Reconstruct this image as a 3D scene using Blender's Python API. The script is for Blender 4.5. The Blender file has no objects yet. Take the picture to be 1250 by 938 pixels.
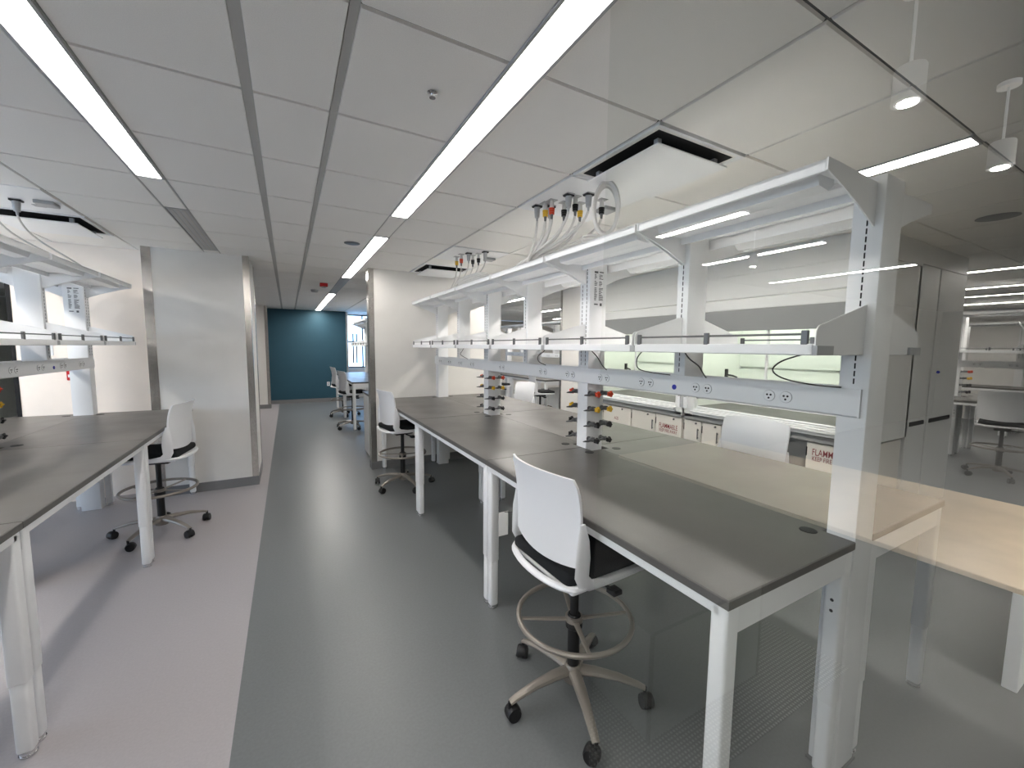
import bpy, bmesh, math, random
from mathutils import Vector, Matrix
random.seed(7)
PI = math.pi
sc = bpy.context.scene
COL = sc.collection
CEIL = 2.54
BT = 0.914

# ------------------------------------------------------------------ materials
def mat(name, col, rough=0.5, metal=0.0, noise=0.0, nscale=20.0, bump=0.0, bscale=200.0, emit=None, estr=0.0, spec=0.5, coat=0.0, rvar=0.0):
    m = bpy.data.materials.new(name); m.use_nodes = True
    nt = m.node_tree; N = nt.nodes; L = nt.links
    b = N['Principled BSDF']
    b.inputs['Base Color'].default_value = (*col, 1)
    b.inputs['Roughness'].default_value = rough
    b.inputs['Metallic'].default_value = metal
    b.inputs['Specular IOR Level'].default_value = spec
    b.inputs['Coat Weight'].default_value = coat
    if emit:
        b.inputs['Emission Color'].default_value = (*emit, 1)
        b.inputs['Emission Strength'].default_value = estr
    if noise > 0 or bump > 0 or rvar > 0:
        tc = N.new('ShaderNodeTexCoord')
    if noise > 0:
        n = N.new('ShaderNodeTexNoise'); n.inputs['Scale'].default_value = nscale; n.inputs['Detail'].default_value = 4
        r = N.new('ShaderNodeValToRGB')
        a = max(0, 1 - noise); c = 1 + noise
        r.color_ramp.elements[0].position = 0.3; r.color_ramp.elements[1].position = 0.7
        r.color_ramp.elements[0].color = (col[0]*a, col[1]*a, col[2]*a, 1)
        r.color_ramp.elements[1].color = (min(1, col[0]*c), min(1, col[1]*c), min(1, col[2]*c), 1)
        L.new(tc.outputs['Object'], n.inputs['Vector']); L.new(n.outputs['Fac'], r.inputs['Fac'])
        L.new(r.outputs['Color'], b.inputs['Base Color'])
    if rvar > 0:
        n3 = N.new('ShaderNodeTexNoise'); n3.inputs['Scale'].default_value = 2.5; n3.inputs['Detail'].default_value = 6
        mr = N.new('ShaderNodeMapRange'); mr.inputs['To Min'].default_value = max(0.02, rough - rvar); mr.inputs['To Max'].default_value = rough + rvar
        mr.inputs['From Min'].default_value = 0.3; mr.inputs['From Max'].default_value = 0.7
        L.new(tc.outputs['Object'], n3.inputs['Vector']); L.new(n3.outputs['Fac'], mr.inputs['Value']); L.new(mr.outputs['Result'], b.inputs['Roughness'])
    if bump > 0:
        n2 = N.new('ShaderNodeTexNoise'); n2.inputs['Scale'].default_value = bscale; n2.inputs['Detail'].default_value = 3
        bp = N.new('ShaderNodeBump'); bp.inputs['Strength'].default_value = bump; bp.inputs['Distance'].default_value = 0.002
        L.new(tc.outputs['Object'], n2.inputs['Vector']); L.new(n2.outputs['Fac'], bp.inputs['Height']); L.new(bp.outputs['Normal'], b.inputs['Normal'])
    return m

M = {}
M['tile'] = mat('ceiling_tile', (.88, .865, .835), .9, noise=.04, nscale=300, bump=.3, bscale=600, spec=.2)
M['tgrid'] = mat('ceiling_grid', (.10, .10, .10), .7)
M['tbar'] = mat('ceiling_t_bar', (.46, .455, .44), .6)
M['wall'] = mat('wall_paint', (.80, .785, .755), .75, noise=.015, nscale=6, bump=.08, bscale=300)
M['wall_l'] = mat('wall_paint_warm', (.90, .83, .76), .75, noise=.015, nscale=6)
M['teal'] = mat('teal_paint', (.022, .085, .125), .6, noise=.03, nscale=5)
M['floor'] = mat('vinyl_light', (.41, .388, .398), .45, noise=.035, nscale=90, bump=.06, bscale=60)
M['floor_d'] = mat('vinyl_dark', (.175, .186, .192), .36, noise=.05, nscale=80, bump=.12, bscale=24)
M['base'] = mat('rubber_base', (.22, .22, .225), .6)
M['steel'] = mat('brushed_steel', (.62, .60, .57), .25, metal=1, noise=.08, nscale=30)
M['chrome'] = mat('chrome', (.75, .75, .76), .12, metal=1)
M['white'] = mat('white_powder_coat', (.84, .85, .86), .42)
M['plastic'] = mat('white_plastic', (.83, .84, .86), .38)
M['epoxy'] = mat('epoxy_worktop', (.105, .10, .094), .36, noise=.06, nscale=260, rvar=.05, spec=.6)
M['epoxy_e'] = mat('epoxy_edge', (.055, .056, .06), .45)
M['black'] = mat('black_plastic', (.012, .012, .013), .45)
M['fabric'] = mat('black_fabric', (.008, .010, .012), .9, bump=.4, bscale=700)
M['slot'] = mat('slot_black', (.004, .004, .005), .8)
M['tan'] = mat('warm_grey_metal', (.30, .275, .245), .38, metal=.35)
M['grey'] = mat('grey_metal', (.16, .165, .17), .4, metal=.4)
M['lgrey'] = mat('light_grey', (.42, .43, .44), .45)
M['red'] = mat('knob_red', (.72, .07, .02), .35)
M['yellow'] = mat('knob_yellow', (.80, .50, .03), .35)
M['sign_red'] = mat('sign_red', (.24, .012, .018), .6)
M['strobe'] = mat('alarm_red', (.5, .01, .015), .4)
M['cable'] = mat('cable_white', (.66, .65, .63), .4)
M['cableb'] = mat('cable_black', (.02, .02, .02), .45)
M['blue'] = mat('blue_dot', (.04, .05, .45), .5)
M['paper'] = mat('paper', (.75, .75, .72), .8)
M['hood'] = mat('hood_panel', (.78, .785, .78), .45)
M['hoodg'] = mat('hood_grey', (.33, .335, .335), .5)
M['liner'] = mat('hood_liner', (.80, .82, .77), .5)
M['cabin'] = mat('cabinet_paint', (.76, .73, .68), .5)
M['wood'] = mat('pale_laminate', (.86, .70, .52), .45, noise=.10, nscale=3)
M['dkside'] = mat('dark_laminate', (.10, .105, .11), .4)
M['pedestal'] = mat('pedestal_paint', (.34, .36, .34), .35)
M['corr'] = mat('corridor_paint', (.035, .035, .036), .8)
M['corr_f'] = mat('corridor_floor', (.20, .20, .20), .6)
M['corr_c'] = mat('corridor_ceiling', (.045, .045, .045), .9)
M['beige_f'] = mat('corridor_floor_beige', (.44, .36, .28), .5, noise=.05, nscale=4)
def emitter(name, col, s):
    m = bpy.data.materials.new(name); m.use_nodes = True
    nt = m.node_tree; nt.nodes.clear()
    e = nt.nodes.new('ShaderNodeEmission'); e.inputs[0].default_value = (*col, 1); e.inputs[1].default_value = s
    o = nt.nodes.new('ShaderNodeOutputMaterial'); nt.links.new(e.outputs[0], o.inputs[0]); return m
LS = 12.5
M['led'] = emitter('led_diffuser', (1, .945, .885), LS)
M['led_fill'] = emitter('led_fill_diffuser', (1, .94, .87), 15)  # stronger glow, used only by the strips added at far left
M['led_dim'] = emitter('led_diffuser_dim', (1, .94, .88), 5.2)
M['led_hood'] = emitter('hood_lamp', (.98, 1, .95), 3.4)
M['led_corr'] = emitter('corridor_led', (1, .97, .93), 20)
M['led_spot'] = emitter('pendant_lamp', (1, .97, .92), 30)
M['sky'] = emitter('window_sky', (.35, .62, 1.0), 1.6)
# mat with a woven grid of dots
def grid_mat():
    m = mat('entrance_mat', (.10, .10, .10), .9); nt = m.node_tree; N = nt.nodes; L = nt.links
    tc = N.new('ShaderNodeTexCoord'); w1 = N.new('ShaderNodeTexWave'); w2 = N.new('ShaderNodeTexWave')
    w1.bands_direction = 'X'; w2.bands_direction = 'Y'
    for w in (w1, w2): w.inputs['Scale'].default_value = 19; L.new(tc.outputs['Object'], w.inputs['Vector'])
    mu = N.new('ShaderNodeMath'); mu.operation = 'MULTIPLY'; L.new(w1.outputs['Fac'], mu.inputs[0]); L.new(w2.outputs['Fac'], mu.inputs[1])
    r = N.new('ShaderNodeValToRGB'); r.color_ramp.elements[0].color = (.10, .10, .10, 1); r.color_ramp.elements[1].color = (.62, .62, .60, 1)
    L.new(mu.outputs[0], r.inputs[0]); L.new(r.outputs[0], N['Principled BSDF'].inputs['Base Color']); return m
M['mat'] = grid_mat()
# thin architectural glass: fresnel reflection of both faces over a faintly tinted clear pane
def glass_mat(name, tint, k=1.7):
    m = bpy.data.materials.new(name); m.use_nodes = True; nt = m.node_tree; nt.nodes.clear(); N = nt.nodes; L = nt.links
    t = N.new('ShaderNodeBsdfTransparent'); t.inputs[0].default_value = (*tint, 1)
    g = N.new('ShaderNodeBsdfGlossy'); g.inputs['Roughness'].default_value = 0.0; g.inputs[0].default_value = (1, 1, 1, 1)
    ge = N.new('ShaderNodeNewGeometry'); dt = N.new('ShaderNodeVectorMath'); dt.operation = 'DOT_PRODUCT'
    L.new(ge.outputs['Incoming'], dt.inputs[0]); L.new(ge.outputs['Normal'], dt.inputs[1])
    def math_node(op, a, b):
        n = N.new('ShaderNodeMath'); n.operation = op
        for q, v in ((0, a), (1, b)):
            if isinstance(v, (int, float)): n.inputs[q].default_value = v
            elif v is not None: L.new(v, n.inputs[q])
        return n.outputs[0]
    c = math_node('ABSOLUTE', dt.outputs['Value'], None)
    r = math_node('ADD', math_node('MULTIPLY', math_node('POWER', math_node('SUBTRACT', 1.0, c), 5.0), .96), .04)
    mu = N.new('ShaderNodeMath'); mu.operation = 'MULTIPLY'; mu.inputs[1].default_value = k; mu.use_clamp = True
    L.new(r, mu.inputs[0])
    mx = N.new('ShaderNodeMixShader'); o = N.new('ShaderNodeOutputMaterial')
    L.new(mu.outputs[0], mx.inputs[0]); L.new(t.outputs[0], mx.inputs[1]); L.new(g.outputs[0], mx.inputs[2]); L.new(mx.outputs[0], o.inputs[0])
    return m
M['glass'] = glass_mat('partition_glass', (.965, .98, .965), 1.5)
M['sash'] = glass_mat('sash_glass', (.93, .96, .92), 1.2)
M['door_glass'] = glass_mat('door_glass', (.55, .62, .62), 1.5)

# ------------------------------------------------------------------ mesh builder
class MB:
    def __init__(s): s.v = []; s.f = []; s.m = []
    def add(s, vs, fs, m=0):
        o = len(s.v); s.v += [tuple(v) for v in vs]; s.f += [tuple(i + o for i in f) for f in fs]; s.m += [m] * len(fs); return s
    def box(s, x0, x1, y0, y1, z0, z1, bev=0, m=0, seg=1):
        if bev <= 0:
            vs = [(x, y, z) for z in (z0, z1) for y in (y0, y1) for x in (x0, x1)]
            return s.add(vs, [(0, 2, 3, 1), (4, 5, 7, 6), (0, 1, 5, 4), (2, 6, 7, 3), (0, 4, 6, 2), (1, 3, 7, 5)], m)
        bm = bmesh.new(); bmesh.ops.create_cube(bm, size=1)
        for v in bm.verts:
            v.co = Vector(((x0+x1)/2 + v.co.x*(x1-x0), (y0+y1)/2 + v.co.y*(y1-y0), (z0+z1)/2 + v.co.z*(z1-z0)))
        bmesh.ops.bevel(bm, geom=bm.edges[:], offset=bev, segments=seg, affect='EDGES', profile=.5)
        bm.verts.index_update()
        s.add([v.co[:] for v in bm.verts], [[v.index for v in f.verts] for f in bm.faces], m); bm.free(); return s
    def prism(s, poly, axis, a0, a1, m=0):
        n = len(poly)
        def P(p, a): return {'x': (a, p[0], p[1]), 'y': (p[0], a, p[1]), 'z': (p[0], p[1], a)}[axis]
        vs = [P(p, a0) for p in poly] + [P(p, a1) for p in poly]
        fs = [tuple(range(n-1, -1, -1)), tuple(range(n, 2*n))] + [(i, (i+1) % n, n+(i+1) % n, n+i) for i in range(n)]
        return s.add(vs, fs, m)
    def cyl(s, p0, p1, r0, r1=None, n=16, m=0):
        r1 = r0 if r1 is None else r1
        p0 = Vector(p0); p1 = Vector(p1); d = (p1-p0).normalized()
        a = d.orthogonal().normalized(); b = d.cross(a)
        vs = []
        for p, r in ((p0, r0), (p1, r1)):
            for i in range(n):
                t = 2*PI*i/n; vs.append(p + a*r*math.cos(t) + b*r*math.sin(t))
        return s.add(vs, [tuple(range(n-1, -1, -1)), tuple(range(n, 2*n))] + [(i, (i+1) % n, n+(i+1) % n, n+i) for i in range(n)], m)
    def tube(s, pts, r, n=8, closed=False, m=0, ry=None):
        pts = [Vector(p) for p in pts]; K = len(pts); vs = []
        ref = None
        for i, p in enumerate(pts):
            if closed: t = pts[(i+1) % K] - pts[i-1]
            else: t = pts[min(i+1, K-1)] - pts[max(i-1, 0)]
            t.normalize()
            if ref is None: ref = t.orthogonal().normalized() if ry is None else (Vector(ry) - t*t.dot(Vector(ry))).normalized()
            ref = (ref - t*ref.dot(t)).normalized(); b = t.cross(ref)
            rr = r[i] if isinstance(r, list) else r
            ra, rb = rr if isinstance(rr, tuple) else (rr, rr)
            for k in range(n):
                a = 2*PI*k/n; vs.append(p + ref*ra*math.cos(a) + b*rb*math.sin(a))
        fs = []
        for i in range(K if closed else K-1):
            j = (i+1) % K
            for k in range(n): fs.append((i*n+k, i*n+(k+1) % n, j*n+(k+1) % n, j*n+k))
        if not closed: fs += [tuple(range(n-1, -1, -1)), tuple(range((K-1)*n, K*n))]
        return s.add(vs, fs, m)
    def lathe(s, prof, c=(0, 0, 0), n=24, m=0):
        vs = []; K = len(prof)
        for r, z in prof:
            for k in range(n):
                a = 2*PI*k/n; vs.append((c[0]+r*math.cos(a), c[1]+r*math.sin(a), c[2]+z))
        fs = [(i*n+k, i*n+(k+1) % n, (i+1)*n+(k+1) % n, (i+1)*n+k) for i in range(K-1) for k in range(n)]
        fs += [tuple(range(n-1, -1, -1)), tuple(range((K-1)*n, K*n))]
        return s.add(vs, fs, m)
    def build(s, name, mats, parent=None, loc=None, smooth=True, ang=35):
        me = bpy.data.meshes.new(name); me.from_pydata(s.v, [], s.f)
        for mm in (mats if isinstance(mats, (list, tuple)) else [mats]): me.materials.append(mm)
        me.polygons.foreach_set('material_index', s.m)
        bm = bmesh.new(); bm.from_mesh(me); bmesh.ops.recalc_face_normals(bm, faces=bm.faces[:]); bm.to_mesh(me); bm.free()
        if smooth:
            me.polygons.foreach_set('use_smooth', [True]*len(me.polygons)); me.set_sharp_from_angle(angle=math.radians(ang))
        me.update()
        o = bpy.data.objects.new(name, me); COL.objects.link(o)
        if parent: o.parent = parent
        if loc: o.location = loc
        return o

def tag(o, label, cat, group=None):
    o['label'] = label; o['category'] = cat
    if group: o['group'] = group
    return o
def thing(name, label, cat, loc=(0, 0, 0), rz=0, group=None):
    o = bpy.data.objects.new(name, None); COL.objects.link(o); o.empty_display_size = .1
    o.location = loc; o.rotation_euler = (0, 0, rz); return tag(o, label, cat, group)
def struct(o): o['kind'] = 'structure'; return o
def dup(root, loc, rz=0, label=None, group=None):
    r = root.copy(); COL.objects.link(r); r.location = loc; r.rotation_euler = (0, 0, rz)
    if label: r['label'] = label
    if group: r['group'] = group
    for ch in list(root.children):
        c = ch.copy(); COL.objects.link(c); c.parent = r
        for g in list(ch.children):
            d = g.copy(); COL.objects.link(d); d.parent = c
    return r
class Maker:   # first use builds, later uses copy
    def __init__(s, fn): s.fn = fn; s.p = {}
    def __call__(s, key, loc, rz, label, group=None):
        if key not in s.p:
            o = s.fn(key); o.location = loc; o.rotation_euler = (0, 0, rz); o['label'] = label
            if group: o['group'] = group
            s.p[key] = o; return o
        return dup(s.p[key], loc, rz, label, group)

def text_mesh(txt, size, xs=.62):
    cu = bpy.data.curves.new('t', 'FONT'); cu.body = txt; cu.size = size; cu.align_x = 'CENTER'; cu.offset = size*.005; cu.resolution_u = 3
    o = bpy.data.objects.new('t', cu); COL.objects.link(o)
    bpy.context.view_layer.update()
    me = bpy.data.meshes.new_from_object(o.evaluated_get(bpy.context.evaluated_depsgraph_get()))
    vs = [Vector((v.co.x*xs, v.co.y, 0)) for v in me.vertices]; fs = [tuple(p.vertices) for p in me.polygons]
    bpy.data.objects.remove(o); bpy.data.curves.remove(cu); bpy.data.meshes.remove(me)
    return vs, fs

# ------------------------------------------------------------------ room shell
XL, XR, YB, YF, GY = -5.2, 14.0, -3.2, 13.3, 0.27
struct(MB().box(XL, -.25, GY, YF, -.08, 0).build('floor', M['floor']))
struct(MB().box(-.25, XR, GY, YF, -.08, 0).build('floor', M['floor_d']))
struct(MB().box(XL, XR, YB, GY, -.08, 0).build('floor', M['corr_f']))
# ceiling: backing plane plus the suspended tiles
cb = MB(); cb.box(XL, XR, GY, YF, CEIL+.009, CEIL+.08, m=1)
xe = [(-.085, .186), (.213, .690), (.822, 1.405), (1.415, 2.015), (2.025, 2.690), (2.822, 3.43), (-.588, -.116), (-1.305, -.732), (-1.915, -1.315), (-2.525, -1.925)]
x = 3.44
while x < XR: xe.append((x, min(x+.60, XR))); x += .61
x = -2.535
while x > XL: xe.append((max(x-.60, XL), x)); x -= .61
ys = [1.292+.6135*k for k in range(-2, 20)]
def tile(a, b, y0, y1):
    c = .004
    vs = [(a, y0, CEIL+.009), (b, y0, CEIL+.009), (b, y1, CEIL+.009), (a, y1, CEIL+.009), (a+c, y0+c, CEIL), (b-c, y0+c, CEIL), (b-c, y1-c, CEIL), (a+c, y1-c, CEIL)]
    cb.add(vs, [(4, 7, 6, 5), (0, 1, 5, 4), (1, 2, 6, 5), (2, 3, 7, 6), (3, 0, 4, 7)], 0)
for a, b, holes in ((.694, .818, ((.68, 3.135), (3.77, 6.25), (6.35, 8.25), (8.35, 10.12), (10.2, 12.4))), (-.726, -.594, ((.68, 3.135), (3.75, 5.2))), (2.694, 2.818, ((.68, 3.135), (3.77, 6.25)))):
    prev = GY
    for h0, h1 in holes+((YF, YF),):
        if h0-prev > .03: tile(a, b, prev+.002, h0-.002)
        prev = h1
for a, b in xe:
    for k in range(len(ys)-1):
        y0, y1 = max(ys[k]+.0045, GY), ys[k+1]-.0045
        if y1 <= y0: continue
        c = .004
        vs = [(a, y0, CEIL+.009), (b, y0, CEIL+.009), (b, y1, CEIL+.009), (a, y1, CEIL+.009), (a+c, y0+c, CEIL), (b-c, y0+c, CEIL), (b-c, y1-c, CEIL), (a+c, y1-c, CEIL)]
        cb.add(vs, [(4, 7, 6, 5), (0, 1, 5, 4), (1, 2, 6, 5), (2, 3, 7, 6), (3, 0, 4, 7)], 0)
for a, b in ((-.083, -.118), (.186, .213), (.690, .694), (.818, .822), (-.588, -.594), (-.726, -.732)):
    cb.box(min(a, b), max(a, b), GY, YF, CEIL+.0015, CEIL+.0085, m=2)
struct(cb.build('ceiling', [M['tile'], M['tgrid'], M['tbar']], smooth=False))
struct(MB().box(XL, XR, YB, GY, CEIL, CEIL+.08).build('ceiling', M['corr_c']))
struct(MB().box(XL, XR, YF, YF+.1, 0, CEIL).build('wall_back', M['wall']))
struct(MB().box(XR, XR+.1, GY, YF, 0, CEIL).build('wall_right', M['wall']))
struct(MB().box(XR, XR+.1, YB, GY, 0, CEIL).build('wall_right', M['corr']))
struct(MB().box(XL-.1, XL, YB, GY, 0, CEIL).build('wall_left', M['corr']))
struct(MB().box(XL-.1, XR+.1, YB-.1, YB, 0, CEIL).build('wall_front', M['corr']))
# left outer wall with a wide window
w = MB(); w.box(XL-.1, XL, GY, .8, 0, CEIL); w.box(XL-.1, XL, 4.6, YF, 0, CEIL); w.box(XL-.1, XL, .8, 4.6, 0, .9); w.box(XL-.1, XL, .8, 4.6, 2.3, CEIL)
struct(w.build('wall_left', M['wall']))
# glass partition in front of the camera
GX0 = .235
gp = MB(); gp.add([(GX0, GY, 0), (XR, GY, 0), (XR, GY, CEIL), (GX0, GY, CEIL)], [(0, 1, 2, 3)])
go = struct(gp.build('window_1', M['glass'], smooth=False))

def steel_guard(mb, x, y, sx, sy, wx=.06, wy=.06, z0=0.0, z1=CEIL):
    """L-shaped corner guard: corner at (x, y), legs running sx along x and sy along y"""
    t = .004
    mb.box(min(x, x+sx*wx), max(x, x+sx*wx), min(y-sy*t, y), max(y-sy*t, y), z0, z1)
    mb.box(min(x-sx*t, x), max(x-sx*t, x), min(y-sy*t, y+sy*wy), max(y-sy*t, y+sy*wy), z0, z1)
def pier(name, x0, x1, y0, y1, guards, material, n):
    o = struct(MB().box(x0, x1, y0, y1, 0, CEIL).build(name, material))
    b = MB(); b.box(x0-.006, x1+.006, y0-.006, y1+.006, 0, .10)
    b.build('base_trim', M['base'], o)
    for (gx, gy, sx, sy, wx, wy) in guards:
        g = MB(); steel_guard(g, gx, gy, sx, sy, wx, wy, .0); g.build('corner_guard', M['steel'], o)['label'] = 'brushed steel corner guard'
    return o
pier('pillar', -1.23, -.345, 5.34, 6.10, [(-1.23, 5.34, 1, 1, .07, .06), (-.345, 5.34, -1, 1, .055, .07), (-.345, 6.10, -1, -1, .05, .10)], M['wall'], 1)
pier('wall_mid', .90, 2.67, 5.34, 5.48, [(.90, 5.34, 1, 1, .06, .14)], M['wall'], 2)
pier('wall_far', -2.4, -.42, 11.75, 11.95, [(-.42, 11.75, -1, 1, .06, .2)], M['wall'], 3)
pier('wall_back', -2.6, 1.52, 12.55, 12.8, [(1.52, 12.55, -1, 1, .05, .25)], M['teal'], 4)
pier('wall_inner', 4.05, 6.1, 4.82, 5.68, [(4.05, 5.68, 1, -1, .06, .05)], M['wall'], 5)
# left cross wall with a glazed door at its left end
w = MB(); w.box(-2.16, -1.0, 5.58, 5.70, 0, CEIL); w.box(XL, -3.1, 5.58, 5.70, 0, CEIL); w.box(-3.1, -2.16, 5.58, 5.70, 2.28, CEIL)
struct(w.build('wall_left', M['wall_l']))
dr = MB(); dr.box(-3.1, -3.02, 5.6, 5.66, 0, 2.28); dr.box(-2.24, -2.16, 5.6, 5.66, 0, 2.28, m=0); dr.box(-3.02, -2.24, 5.6, 5.66, 2.2, 2.28); dr.box(-3.02, -2.24, 5.6, 5.66, 0, .12)
d1 = struct(dr.build('door_1', M['wall_l']))
dg = MB(); dg.add([(-3.02, 5.63, .12), (-2.27, 5.63, .12), (-2.27, 5.63, 2.2), (-3.02, 5.63, 2.2)], [(0, 1, 2, 3)]); dg.build('door_glass', M['door_glass'], d1)
de = MB(); de.box(-2.27, -2.24, 5.595, 5.655, .12, 2.2); de.build('door_edge', M['slot'], d1)
# window on the back wall past the accent wall
w = MB(); w.box(1.60, 2.85, 13.27, 13.29, .95, 2.5); wo = struct(w.build('window_2', M['sky']))
f = MB()
for xx in (1.58, 2.02, 2.44, 2.86): f.box(xx-.02, xx+.02, 13.22, 13.27, .93, 2.52)
for zz in (.93, 1.7, 2.5): f.box(1.58, 2.88, 13.22, 13.27, zz-.02, zz+.02)
for xx in (1.75, 1.85, 2.12, 2.22, 2.55): f.box(xx-.02, xx+.02, 13.245, 13.27, 1.05, 1.95)
f.build('window_frame', M['grey'], wo)
w = MB(); w.box(XL-.09, XL-.07, .8, 4.6, .9, 2.3); wo = struct(w.build('window_3', emitter('day_window', (.6, .78, 1.0), 1.5)))
f = MB()
for yy in (.8, 1.75, 2.7, 3.65, 4.6): f.box(XL-.06, XL, yy-.03, yy+.03, .9, 2.3)
f.build('window_frame', M['lgrey'], wo)

# ------------------------------------------------------------------ ceiling fittings
def make_light(L):
    dim = L.startswith('d'); bri = L.startswith('b'); L = float(L.lstrip('db'))
    t = thing('ceiling_light', '', 'ceiling light')
    f = MB(); w = .062
    for s in (-1, 1): f.box(s*w-.006, s*w+.006, -L/2, L/2, -.006, .008)
    f.box(-w, w, -L/2, -L/2+.01, -.006, .008); f.box(-w, w, L/2-.01, L/2, -.006, .008)
    f.build('frame', M['lgrey'], t)
    d = MB(); d.box(-.054, .054, -L/2+.01, L/2-.01, -.002, .006); d.build('diffuser', M['led_dim' if dim else ('led_fill' if bri else 'led')], t)
    return t
light = Maker(make_light)
def put_light(x, y0, y1, label): return light(('d' if y0 < 4 and -1 < x < 1 else 'b' if x < -1 else '')+f'{y1-y0:.3f}', (x, (y0+y1)/2, CEIL), 0, label, 'linear ceiling lights')
put_light(.756, .68, 3.135, 'long bright strip light over the main aisle, nearest the glass')
put_light(.756, 3.77, 6.25, 'shorter bright strip light above the end of the right partition')
put_light(.756, 8.35, 10.12, 'small strip light far down the aisle, nearer of the last pair')
put_light(.756, 10.2, 12.4, 'small strip light far down the aisle, closest to the blue wall')
put_light(-.66, .68, 3.135, 'long bright strip light at upper left over the left table edge')
put_light(-2.65, .68, 3.135, 'added unseen strip light over the window side of the left island')  # unseen strip, added for ambient light
put_light(-2.65, 3.77, 5.3, 'short strip light over the left island by the cross wall')  # also added out of view, brightens the left cross wall
put_light(2.757, .68, 3.135, 'strip light at upper right behind the top of the near shelf upright')
put_light(2.757, 3.77, 6.25, 'strip light over the hood aisle at its far end')
put_light(4.1, 6.6, 8.3, 'strip light seen over the far island through the shelf gap')
put_light(6.0, 7.2, 10.0, 'strip light behind the far island seen through the shelf gap')
put_light(7.9, 7.2, 11.5, 'farthest strip light seen through the shelf gap')
for i, xx in enumerate((7.25, 9.15, 10.5, 12.2)):
    put_light(xx, .7, 3.14, ['strip light past the fume hoods, first and highest in the row', 'strip light past the fume hoods, second in the row', 'strip light past the fume hoods, third in the row', 'strip light past the fume hoods, last and lowest in the row'][i])
def slot_diffuser(x, y0, y1, label):
    m = MB(); m.box(x-.06, x+.06, y0, y1, CEIL-.003, CEIL+.006); 
    for k in range(3): m.box(x-.045+k*.035, x-.027+k*.035, y0+.02, y1-.02, CEIL-.006, CEIL-.002, m=1)
    return tag(m.build('slot_diffuser', [M['lgrey'], M['tbar']]), label, 'air vent', 'slot air diffusers')
slot_diffuser(-.655, 3.75, 5.2, 'grey slot air diffuser in the ceiling above the left pillar')
slot_diffuser(.756, 6.35, 8.25, 'grey slot air diffuser between the aisle strip lights')

def make_vent(k):
    t = thing('air_diffuser', '', 'air vent')
    r = MB()
    for s in (-1, 1):
        r.prism([(s*.30, -.004), (s*.285, -.004), (s*.25, .022), (s*.30, .022)], 'y', -.30, .30)
        r.prism([(s*.30, -.004), (s*.285, -.004), (s*.25, .022), (s*.30, .022)], 'x', -.30, .30)
    r.build('frame', M['white'], t)
    o = MB(); o.box(-.26, .26, -.26, .26, .002, .008); o.build('opening', M['slot'], t)
    p = MB(); p.box(-.245, .245, -.245, .245, -.045, -.037, .002); p.build('plaque', M['white'], t)
    for sx in (-1, 1):
        for sy in (-1, 1):
            h = MB(); h.box(sx*.2-.012, sx*.2+.012, sy*.2-.012, sy*.2+.012, -.04, .006); h.build('hanger', M['lgrey'], t)
    return t
vent = Maker(make_vent)
vent('v', (1.715, 1.595, CEIL-.004), 0, 'square white air diffuser with dark gap above the right shelving', 'square air diffusers')
vent('v', (-1.62, 4.66, CEIL-.004), 0, 'square white air diffuser over the left island shelving', 'square air diffusers')
vent('v', (1.715, 5.0, CEIL-.004), 0, 'square white air diffuser by the partition beyond the second hose panel', 'square air diffusers')

PLUG_ROOTS = []
def service_panel(x, y, label, lab2, roots, cat='ceiling panel'):
    t = thing('hose_carrier', label, cat, (x, y, CEIL), 0, 'ceiling service panels')
    p = MB(); p.box(-.30, .30, -.30, .30, -.006, .008, .002); p.build('plate', M['white'], t)
    for (rx, ry, c, _b) in roots:
        s = MB(); s.box(rx-x-.028, rx-x+.028, ry-y-.028, ry-y+.028, -.009, -.005); s.build('socket_plate', M['lgrey'], t)
    s = MB(); s.box(.17, .27, -.05, .05, -.03, -.005, .004); s.build('junction_box', M['lgrey'], t)
    return t
def hose(x, y, colr, end, label, group, big=False, fat=.006):
    t = thing('service_hose', label, 'hose', (x, y, CEIL), 0, group)
    pm = {'y': M['yellow'], 'r': M['red'], 'k': M['black'], 'g': M['lgrey']}[colr]
    p = MB()
    if big:
        p.box(-.030, .030, -.022, .022, -.020, -.009, .003, m=0)
        p.cyl((0, 0, -.019), (0, 0, -.085), .021, .016, 12, 1); p.cyl((0, 0, -.085), (0, 0, -.11), .009, .006, 10, 1)
        p.build('plug', [M['black'], M['lgrey']], t); zz = -.11
    else:
        p.cyl((0, 0, -.009), (0, 0, -.055), .012, .016, 12, 1)
        for k in range(3): p.cyl((0, 0, -.055-.014*k), (0, 0, -.066-.014*k), .019-.001*k, .019-.001*k, 12, 0)
        p.cyl((0, 0, -.094), (0, 0, -.125), .010, .007, 10, 2); p.build('plug', [pm, M['cable'], M['grey']], t); zz = -.125
    ex, ey, ez = end[0]-x, end[1]-y, end[2]-CEIL
    a = Vector((0, 0, zz)); d = Vector((ex, ey, ez)); c1 = a + Vector((ex*.1, ey*.1, -.16)); c2 = d + Vector((-ex*.35, -ey*.35, .10))
    pts = []
    for i in range(15):
        u = i/14; pts.append(a*(1-u)**3 + c1*3*u*(1-u)**2 + c2*3*u*u*(1-u) + d*u**3)
    c = MB(); c.tube(pts, fat, 8); c.build('cable', M['cable'], t)
    return t
PX, PY = 1.715, 2.21
R1 = [(1.50, 2.40, 'g', 1), (1.52, 2.33, 'y', 0), (1.53, 2.27, 'r', 0), (1.58, 2.36, 'g', 1), (1.62, 2.26, 'k', 0), (1.56, 2.13, 'g', 1), (1.62, 2.14, 'k', 0), (1.72, 2.22, 'y', 0), (1.66, 2.06, 'g', 1), (1.80, 2.10, 'k', 0)]
service_panel(PX, PY, 'white ceiling panel with many hose plugs above the right island', '', R1)
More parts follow.
